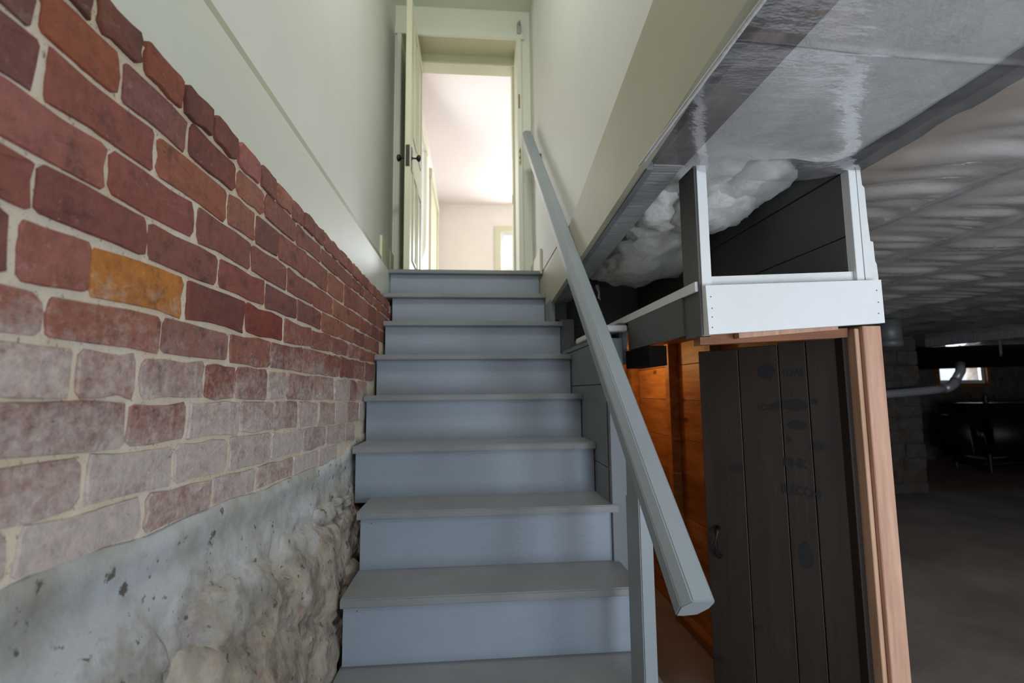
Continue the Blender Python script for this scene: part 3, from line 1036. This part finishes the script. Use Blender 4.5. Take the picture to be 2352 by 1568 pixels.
# ------------------------------------------------------------------ cellar ceiling: subfloor, joists, insulation, plastic
ce = struct('ceiling', bx(0.466, 9.6, -2.3, 7.2, UP, UP + 0.03), M['subfloor'], 'old board subfloor above the joists of the cellar ceiling', 'ceiling')
jx = [(0.488, 0.575), (1.042, 1.092)] + [(1.50 + 0.46 * i, 1.55 + 0.46 * i) for i in range(18)]
for i, (a, b_) in enumerate(jx):
    if b_ > 9.5:
        break
    if i == 0:
        # rough painted doubled joist over the steps: dips slightly to the far end
        for (p0, p1, m_) in ((-2.2, 1.225, M['joist']), (1.225, 2.74, M['raw_grey'])):
            z0_ = 0.604 if p1 < 2 else 0.600
            z1_ = 0.604 if p1 < 2 else 0.512
            bm = prism([(p0, z0_), (p1, z1_), (p1, UP), (p0, UP)], a, b_ - (0.0 if p1 < 2 else 0.006), 'x')
            o = obj('joist', bm, m_, ce)
    else:
        obj('joist', bx(a, b_, -2.2, 7.1, 0.606, UP), M['dark_board'] if i == 1 else M['joist'], ce)
obj('edge_board', prism([(1.225, 0.588), (2.72, 0.494), (2.72, 0.53), (1.225, 0.62)], 0.4688, 0.487, 'x'), M['part_paint'], ce)
# loose glass wool above the plastic, one batt per bay
edges = [(0.578, 1.040, -0.95, 1.20)] + [(jx[i][1] - 0.013, jx[i + 1][0] + 0.013, -0.95, 7.0) for i in range(1, len(jx) - 1) if jx[i + 1][1] < 9.5]
for i, (a, b_, y0, y1) in enumerate(edges):
    nx, ny = 8, int((y1 - y0) / (0.05 if i < 5 else 0.16))
    bm = bmesh.new()
    gr = [[bm.verts.new((a + (b_ - a) * p / nx, y0 + (y1 - y0) * q / ny, (0.634 if i == 0 else 0.607) - (0.020 if i == 0 else 0.004) * min(1.0, 3.0 * math.sin(math.pi * p / nx)) + (0.008 if i == 0 else 0.004) * noise.noise(Vector((p * 0.9 + i * 7, q * 0.4, 0))))) for q in range(ny + 1)] for p in range(nx + 1)]
    for p in range(nx):
        for q in range(ny):
            bm.faces.new((gr[p][q], gr[p + 1][q], gr[p + 1][q + 1], gr[p][q + 1]))
    tp = [bm.verts.new(c) for c in ((a, y0, 0.78), (b_, y0, 0.78), (b_, y1, 0.78), (a, y1, 0.78))]
    bm.faces.new(tp)
    o = obj('insulation_blanket', bm, M['fluff'] if i == 0 else M['kraft'], ce, True)

# polythene vapour barrier stapled under the joists
XS = [0.449 + 0.0 * i for i in range(1)]
x = 0.449
while x < 9.3:
    XS.append(x + (0.022 if x < 3.2 else 0.07))
    x = XS[-1]
YS = [-0.99]
y = -0.99
while y < 6.9:
    if 1.10 < y < 1.215:
        y = min(y + 0.01, 1.216)
    else:
        y += 0.0035 if 0.735 < y < 0.83 else (0.014 if 0.3 < y < 3.4 else 0.05)
    YS.append(y)
cent = [(a + b_) / 2 for a, b_ in jx]


def poly_z(x, y):
    sag = 0.0
    for i in range(len(jx) - 1):
        a, b_ = jx[i][1], jx[i + 1][0]
        if a < x < b_:
            t_ = (x - a) / (b_ - a)
            sag = math.sin(math.pi * t_)
            bay = i
            break
    else:
        bay = -1
    z = 0.5985 if x < 1.05 else 0.5965
    if bay == 0:
        z -= 0.004 * sag + 0.0025 * sag * noise.noise(Vector((x * 4, y * 7, 2)))
        if y > 1.10:
            z -= 0.034 * sag ** 0.7 * sstep(1.10, 1.216, y)
    elif bay > 0:
        amp = 0.4 + 0.6 * sstep(0.7, 1.6, y)
        z -= 0.016 * sag
        curve = y + 0.10 * sag + 0.05 * noise.noise(Vector((x * 3.1, y * 1.3, 8)))
        w1 = noise.noise(Vector((x * 1.4 + bay * 5, curve * 9.0, 1.0)))
        w2 = noise.noise(Vector((x * 2.2 + bay * 9, curve * 24.0, 4.0)))
        z -= amp * sag ** 0.5 * (0.036 * abs(w1) + 0.012 * w2)
    # fold line crossing the sheet
    z -= 0.005 * math.exp(-((y - 0.745 - 0.05 * (x - 0.45)) / 0.005) ** 2)
    return z


bm = bmesh.new()
grid = {}


def gv(i, k):
    if (i, k) not in grid:
        grid[(i, k)] = bm.verts.new((XS[i], YS[k], poly_z(XS[i], YS[k])))
    return grid[(i, k)]


for i in range(len(XS) - 1):
    for k in range(len(YS) - 1):
        if XS[i + 1] < 1.09 and YS[k + 1] > 1.2165:
            continue
        bm.faces.new((gv(i, k), gv(i + 1, k), gv(i + 1, k + 1), gv(i, k + 1)))
tag(obj('plastic_sheet', bm, M['poly'], None, True), 'clear wrinkled plastic sheeting stapled under the cellar ceiling joists', 'plastic sheeting')
# torn white edge strip of the sheeting along the stair panel
bm = bmesh.new()
pv = None
for i in range(90):
    y = -0.4 + i * 1.62 / 89
    wv = 0.004 + 0.004 * abs(noise.noise(Vector((y * 13, 0, 0))))
    a = bm.verts.new((0.4465, y, 0.6005))
    b_ = bm.verts.new((0.4455 - 0.001, y, 0.597 - wv * 0.4))
    c_ = bm.verts.new((0.449 + wv, y, 0.5955 - wv * 0.2))
    if pv:
        bm.faces.new((pv[0], a, b_, pv[1]))
        bm.faces.new((pv[1], b_, c_, pv[2]))
    pv = (a, b_, c_)
tag(obj('edge_strip', bm, M['white_rough'], None, True), 'thin torn white strip along the left edge of the plastic sheeting', 'strip')

# ------------------------------------------------------------------ boxed chase of white boards
BY = 1.22
ch = thing('boxed_chase', 'open-fronted white board box hanging from the cellar ceiling, grey inside', 'chase', (0.85, BY, 0.145))
q = obj('corner_board', prism([(0.605, BY), (0.631, BY), (0.631, BY + 0.09), (0.605, BY + 0.09)], 0.142, 0.602, 'z'), M['white_board'], ch)
obj('side_strip', bx(0.5985, 0.6045, BY + 0.004, BY + 0.098, 0.140, 0.602), M['dark_board'], ch)  # shade on the corner board's left face, painted in as a dark strip
obj('corner_board', bx(1.041, 1.063, BY, BY + 0.03, 0.268, 0.602, bevel=0.0012), M['white_board'], ch)
# tongue and groove edge on the far right, chipped along its edge
pts2 = [(1.066, 0.603), (1.078, 0.603), (1.080, 0.560), (1.086, 0.552), (1.087, 0.47), (1.090, 0.40), (1.098, 0.398), (1.099, 0.345), (1.103, 0.335), (1.1045, 0.300), (1.103, 0.262), (1.106, 0.236), (1.1005, 0.236), (1.0995, 0.243), (1.095, 0.243), (1.0945, 0.236), (1.0885, 0.236), (1.0875, 0.275), (1.067, 0.275)]
obj('edge_board', prism([(p[0], p[1]) for p in pts2], BY + 0.002, BY + 0.05, 'y'), M['white_rough'], ch)
obj('shelf', prism([(0.5905, 0.258), (1.040, 0.284), (1.040, 0.317), (0.633, 0.299), (0.633, 0.290), (0.5905, 0.284)], BY + 0.012, 2.95, 'y'), M['white_rough'], ch)
fr_ = obj('front_board', prism([(0.607, 0.140), (1.092, 0.171), (1.0915, 0.287), (0.6035, 0.268)], BY - 0.020, BY - 0.001, 'y'), M['white_board'], ch)
for xx, zz in ((0.616, 0.158), (0.617, 0.185), (0.618, 0.208), (0.616, 0.238), (1.076, 0.196), (1.078, 0.226), (1.076, 0.258)):
    obj('nail_head', tube(bmesh.new(), [(xx, BY - 0.019, zz), (xx, BY - 0.0208, zz)], 0.0017, 8), M['nail'], fr_)
obj('shelf_end', bx(0.498, 0.590, 1.80, 2.30, 0.222, 0.246, bevel=0.004), M['white_rough'], ch)
obj('lower_strip', bx(0.592, 0.604, BY + 0.099, 1.80, 0.150, 0.261), M['dark_board'], ch)
obj('fascia', bx(0.568, 0.598, 1.84, 2.72, 0.10, 0.260), M['part_paint'], ch)
for z0, z1 in ((0.319, 0.419), (0.422, 0.600)):
    obj('side_board', bx(1.041, 1.062, BY + 0.032, 2.98, z0, z1, bevel=0.0012), M['dark_board'], ch)
obj('back_board', bx(0.56, 1.04, 2.96, 2.985, 0.286, 0.395, bevel=0.001), M['part_paint'], ch)
obj('back_board', bx(0.56, 1.04, 2.96, 2.985, 0.398, 0.785, bevel=0.001), M['part_paint'], ch)

# glass wool hanging into the open bay
bm = bmesh.new()


def lump(cx, cy, cz, rx, ry, rz, seed):
    vs0 = bmesh.ops.create_icosphere(bm, subdivisions=4, radius=1.0)['verts']
    for v in vs0:
        p = v.co.copy()
        q = Vector((p.x * 2.0 + seed, p.y * 2.0, p.z * 2.0))
        f = 1 + 0.20 * noise.noise(q) + 0.16 * noise.noise(q * 2.7) + 0.10 * abs(noise.noise(q * 6.5)) + 0.07 * abs(noise.noise(q * 15))
        v.co = Vector((cx + p.x * rx * f, cy + p.y * ry * f, cz + p.z * rz * f))


lump(0.790, 2.12, 0.605, 0.17, 0.27, 0.105, 1)
lump(0.80, 2.35, 0.66, 0.20, 0.24, 0.12, 2)
lump(0.715, 1.88, 0.665, 0.10, 0.11, 0.055, 3)
lump(0.845, 1.63, 0.645, 0.13, 0.16, 0.078, 4)
lump(0.79, 1.86, 0.70, 0.17, 0.20, 0.08, 5)
lump(0.90, 1.52, 0.690, 0.14, 0.20, 0.065, 6)
lump(0.74, 1.42, 0.715, 0.14, 0.18, 0.060, 7)
lump(0.985, 1.62, 0.675, 0.055, 0.07, 0.04, 8)
lump(0.72, 1.70, 0.675, 0.12, 0.12, 0.075, 9)
tube(bm, [(0.635, 2.40, 0.53), (0.64, 2.38, 0.49), (0.637, 2.38, 0.465), (0.645, 2.375, 0.452)], [0.010, 0.005, 0.006, 0.002], 8)
ins = tag(obj('insulation_batt', bm, M['fluff'], None, True), 'fluffy white glass wool sagging out of the open joist bay behind the white box', 'insulation')

# ------------------------------------------------------------------ closet under the stairs
cl = thing('closet', 'pine-lined closet under the stairs lit orange from inside', 'closet', (0.8, 2.2, FLOOR))
cl['kind'] = 'structure'
z = FLOOR
hs = [0.155, 0.18, 0.16, 0.20, 0.165, 0.19, 0.17, 0.135]
for h in hs:
    obj('board', bx(1.022, 1.040, 1.30, 3.18, z + 0.001, min(z + h - 0.0015, 0.25), bevel=0.0012), M['pine'], cl)
    z += h
z = FLOOR
for h in hs:
    obj('board', bx(0.54, 1.02, 3.16, 3.178, z + 0.001, min(z + h - 0.0015, 0.25), bevel=0.0012), M['pine'], cl)
    z += h
for y0 in (2.36, 1.93, 2.93):
    obj('stud', bx(0.975, 1.021, y0, y0 + 0.05, FLOOR, 0.25, bevel=0.001), M['pine'], cl)
obj('sole_plate', bx(0.982, 1.0215, 1.42, 2.36, FLOOR, FLOOR + 0.045, bevel=0.002), M['pine'], cl)
obj('inner_liner', bx(0.567, 0.580, 1.86, 3.15, FLOOR, 0.09), M['pine'], cl)
obj('ceiling_board', bx(0.606, 1.03, 1.40, 3.17, 0.228, 0.25), M['header_wood'], cl)

fr = thing('closet_frame', 'rough pinkish pine door frame of the closet below the white box', 'frame', (1.07, 1.25, FLOOR))
bm = prism([(1.046, FLOOR), (1.0985, FLOOR), (1.0985, 0.166), (1.046, 0.166)], BY + 0.001, BY + 0.085, 'y')
bmesh.ops.bevel(bm, geom=bm.edges[:], offset=0.002, segments=1, affect='EDGES')
obj('post', bm, M['pine_post'], fr)
obj('stop', bx(1.031, 1.044, BY + 0.012, BY + 0.045, FLOOR, 0.160, bevel=0.0015), M['pine_stop'], fr)
obj('stop', bx(1.016, 1.0305, BY + 0.04, BY + 0.075, FLOOR, 0.150, bevel=0.001), M['dark_wood'], fr)
obj('header', prism([(0.606, 0.1385), (0.634, 0.1395), (0.634, 0.150), (1.026, 0.163), (1.026, 0.138), (0.606, 0.118)], BY + 0.03, BY + 0.068, 'y'), M['header_wood'], fr)
obj('header_trim', prism([(0.70, 0.147), (0.978, 0.167), (0.978, 0.156), (0.70, 0.133)], BY + 0.004, BY + 0.028, 'y'), M['pine_post'], fr)
obj('header', bx(0.580, 0.64, 1.56, 1.80, 0.080, 0.145), M['void'], fr)

# closet door: four dark planks, swung inward
H = Vector((1.020, 1.285, 0))
E_ = Vector((0.742, 1.55, 0))
dv = (E_ - H).normalized()
nv = Vector((-dv.y, dv.x, 0))
if nv.y > 0:
    nv = -nv                      # towards the camera
Lw = (E_ - H).length


def leafco(s_, n_, z_):
    p = H + dv * s_ + nv * n_
    return Vector((p.x, p.y, z_))


def leaf_box(s0, s1, n0, n1, z0, z1, bevel=0.0):
    bm = bmesh.new()
    box(bm, s0, s1, n0, n1, z0, z1, bevel)
    for v in bm.verts:
        v.co = leafco(v.co.x, v.co.y, v.co.z)
    return bm


cd = thing('closet_door', 'dark plank closet door with faded black stencils, swung half open inward', 'door', (0.9, 1.4, FLOOR))
zt = 0.142
zb = FLOOR + 0.03
cut = [0.0, 0.078, 0.150, 0.262, Lw]
for i in range(4):
    bm = leaf_box(cut[i] + 0.001, cut[i + 1] - 0.001, -0.022, 0.0, zb, zt - 0.006 * i, 0.0015)
    obj('plank', bm, M['dark_wood'], cd)
for z0 in (zb + 0.18, -0.16):
    obj('batten', leaf_box(0.015, Lw - 0.02, -0.045, -0.0225, z0, z0 + 0.11, 0.002), M['dark_wood'], cd)
bm = bmesh.new()
tube(bm, [leafco(Lw - 0.035, 0.001, -0.43), leafco(Lw - 0.035, 0.020, -0.440), leafco(Lw - 0.035, 0.028, -0.470), leafco(Lw - 0.035, 0.020, -0.505), leafco(Lw - 0.035, 0.001, -0.515)], [0.009, 0.006, 0.006, 0.006, 0.009], 10)
o = obj('handle', bm, M['black'], cd, True)
o['label'] = 'small dark metal pull handle'


def text(body, s_c, z_c, width, h, slant=0.0):
    """stencilled word on the leaf, flat on the planks"""
    cu = bpy.data.curves.new('lettering', 'FONT')
    cu.body = body
    cu.align_x = 'CENTER'
    cu.align_y = 'CENTER'
    cu.size = 1.0
    cu.extrude = 0.0
    cu.offset = 0.03
    tmp = bpy.data.objects.new('lettering', cu)
    C.objects.link(tmp)
    bpy.context.view_layer.update()
    dg = bpy.context.evaluated_depsgraph_get()
    me = bpy.data.meshes.new_from_object(tmp.evaluated_get(dg))
    C.objects.unlink(tmp)
    bpy.data.objects.remove(tmp)
    xs_ = [v.co.x for v in me.vertices]
    ys_ = [v.co.y for v in me.vertices]
    wx, wy = max(xs_) - min(xs_), max(ys_) - min(ys_)
    cx, cy = (max(xs_) + min(xs_)) / 2, (max(ys_) + min(ys_)) / 2
    for v in me.vertices:
        a = (v.co.x - cx) / wx * width
        b2 = (v.co.y - cy) / wy * h
        v.co = leafco(s_c - a, 0.0009, z_c + b2 + slant * a)     # reads left to right, away from the hinge
    me.materials.clear()
    me.materials.append(M['ink'])
    o_ = bpy.data.objects.new('lettering', me)
    C.objects.link(o_)
    o_.parent = cd
    o_.matrix_parent_inverse = Matrix.Translation(-cd.location)
    o_['label'] = 'faded black stencilled word ' + body.rstrip('!').lower()
    return o_


text('LOVE!', 0.113, 0.046, 0.050, 0.022)
text('LOVE!', 0.186, -0.055, 0.052, 0.020)
text('FINK', 0.122, -0.214, 0.062, 0.026, -0.05)
text('BLECCH!', 0.114, -0.292, 0.098, 0.028, -0.08)


def blot(pts, name, label):
    bm = bmesh.new()
    vs_ = [bm.verts.new(leafco(p[0], 0.0008, p[1])) for p in pts]
    bm.faces.new(vs_)
    o_ = obj(name, bm, M['ink'], cd)
    o_['label'] = label
    return o_


def disc(s_c, z_c, rs, rz, n=18, seed=0, amp=0.12):
    return [(s_c + rs * math.cos(2 * math.pi * i / n) * (1 + amp * noise.noise(Vector((i * 0.9, seed, 0)))), z_c + rz * math.sin(2 * math.pi * i / n) * (1 + amp * noise.noise(Vector((i * 0.9, seed, 3))))) for i in range(n)]


blot(disc(0.184, 0.052, 0.024, 0.022, 22, 3, 0.7), 'stencil_mark', 'black blotched stencil mark')
blot(disc(0.065, -0.036, 0.0085, 0.009, 14, 1, 0.1), 'stencil_mark', 'small black dot')
blot(disc(0.111, -0.048, 0.030, 0.017, 20, 5, 0.2), 'stencil_mark', 'black rounded stencil patch')
blot(disc(0.111, -0.105, 0.024, 0.014, 20, 8, 0.3), 'stencil_mark', 'black stencil smudge')
blot([(0.140, -0.135), (0.126, -0.148), (0.140, -0.162)], 'stencil_mark', 'small black triangle')
blot(disc(0.112, -0.470, 0.018, 0.036, 18, 11, 0.15), 'stencil_mark', 'dark oval knot stain')

# ------------------------------------------------------------------ far cellar
bm = bmesh.new()
BWX0, BWX1, BWZ0, BWZ1 = 7.17, 7.97, 0.05, 0.36
for a in ((-0.62, BWX0, FLOOR, UP), (BWX1, 9.6, FLOOR, UP), (BWX0, BWX1, FLOOR, BWZ0), (BWX0, BWX1, BWZ1, UP)):
    box(bm, a[0], a[1], 7.0, 7.3, a[2], a[3])
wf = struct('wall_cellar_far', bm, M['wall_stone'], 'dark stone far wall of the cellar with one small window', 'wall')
rndw = random.Random(11)
z = FLOOR
while z < 0.5:
    h = rndw.uniform(0.16, 0.26)
    x = 5.2
    while x < 9.3:
        l_ = rndw.uniform(0.3, 0.6)
        if not (x + l_ > BWX0 - 0.12 and x < BWX1 + 0.12 and z + h > BWZ0 - 0.1):
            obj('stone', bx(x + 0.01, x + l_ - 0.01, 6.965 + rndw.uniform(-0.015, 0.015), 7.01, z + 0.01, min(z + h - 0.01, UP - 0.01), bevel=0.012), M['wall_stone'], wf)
        x += l_
    z += h
struct('wall_cellar_right', bx(9.5, 9.6, -2.3, 7.2, FLOOR, UP), M['wall_stone'], 'dark right wall of the cellar', 'wall')
window('window_2', 'small bright cellar window in a brown wooden frame on the far wall', BWX0, BWX1, BWZ0, BWZ1, 7.0, M['header_wood'], M['sash_white'], False, 0.06)

pr = thing('stone_pier', 'dim coursed stone pier standing on the cellar floor in the distance', 'pier', (4.5, 5.05, FLOOR))
rnd = random.Random(3)
z = FLOOR
row = 0
while z < 0.53:
    h = rnd.uniform(0.10, 0.16)
    h = min(h, 0.55 - z)
    cuts = [4.28, 4.28 + rnd.uniform(0.16, 0.30), 4.735]
    for i in range(2):
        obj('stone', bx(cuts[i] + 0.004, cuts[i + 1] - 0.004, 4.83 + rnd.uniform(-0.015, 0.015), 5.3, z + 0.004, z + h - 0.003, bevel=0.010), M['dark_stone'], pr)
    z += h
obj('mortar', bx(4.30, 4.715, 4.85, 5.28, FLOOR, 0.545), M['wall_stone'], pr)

# oil tank with rounded shoulders
tk = thing('oil_tank', 'black round-shouldered tank standing at the back of the cellar', 'tank', (6.85, 6.0, FLOOR))
bm = bx(6.42, 8.05, 5.75, 6.50, -1.02, -0.22)
bmesh.ops.bevel(bm, geom=bm.edges[:], offset=0.16, segments=5, affect='EDGES')
obj('shell', bm, M['tank'], tk, True)
for lx, ly in ((6.65, 5.9), (7.8, 5.9), (6.65, 6.35), (7.8, 6.35)):
    obj('leg', tube(bmesh.new(), [(lx, ly, FLOOR), (lx, ly, -0.85)], 0.025, 10), M['tank'], tk)
obj('filler_pipe', tube(bmesh.new(), [(6.9, 6.1, -0.24), (6.9, 6.1, -0.12)], 0.03, 10), M['tank'], tk)

# ducts and pipes
t = thing('round_duct', 'short dull grey round duct dropping from the plastic ceiling', 'duct', (3.485, 3.8, 0.34))
obj('pipe', tube(bmesh.new(), [(3.485, 3.8, 0.36), (3.485, 3.8, 0.562)], 0.088, 20), M['duct'], t, True)
obj('collar', tube(bmesh.new(), [(3.485, 3.8, 0.335), (3.485, 3.8, 0.36), (3.485, 3.8, 0.395)], [0.082, 0.094, 0.092], 20), M['duct'], t, True)
t = tag(obj('girder', bx(5.45, 5.55, 2.0, 5.45, 0.485, 0.592, bevel=0.004), M['raw_grey']), 'long grey girder running back under the cellar joists', 'beam', None, 'structure')
t = thing('wrapped_duct', 'thick black wrapped duct slung under the joists in the far cellar', 'duct', (5.9, 5.75, 0.3))
obj('pipe', tube(bmesh.new(), [(4.3, 5.95, 0.345), (5.2, 5.85, 0.36), (6.2, 5.70, 0.375), (7.2, 5.55, 0.395), (8.6, 5.4, 0.405)], 0.142, 20), M['black_duct'], t, True)
for hx, hy in ((5.0, 5.87), (6.5, 5.66), (7.9, 5.47)):
    obj('hanger', bx(hx, hx + 0.03, hy - 0.150, hy - 0.144, 0.37, 0.590), M['galv'], t)
t = thing('steel_pipe', 'shiny steel pipe running level then bending up in front of the cellar window', 'pipe', (4.5, 4.7, -0.05))
obj('pipe', tube(bmesh.new(), [(3.9, 4.7, -0.085), (4.3, 4.7, -0.062), (4.75, 4.7, -0.030), (4.88, 4.7, -0.015)], 0.042, 16), M['galv'], t, True)
obj('elbow', tube(bmesh.new(), [(4.86, 4.7, -0.018), (4.93, 4.7, 0.0), (4.98, 4.7, 0.035), (5.01, 4.7, 0.075)], 0.046, 16), M['galv'], t, True)
obj('riser_pipe', tube(bmesh.new(), [(5.00, 4.7, 0.06), (5.07, 4.7, 0.16), (5.13, 4.75, 0.24)], 0.042, 16), M['galv'], t, True)
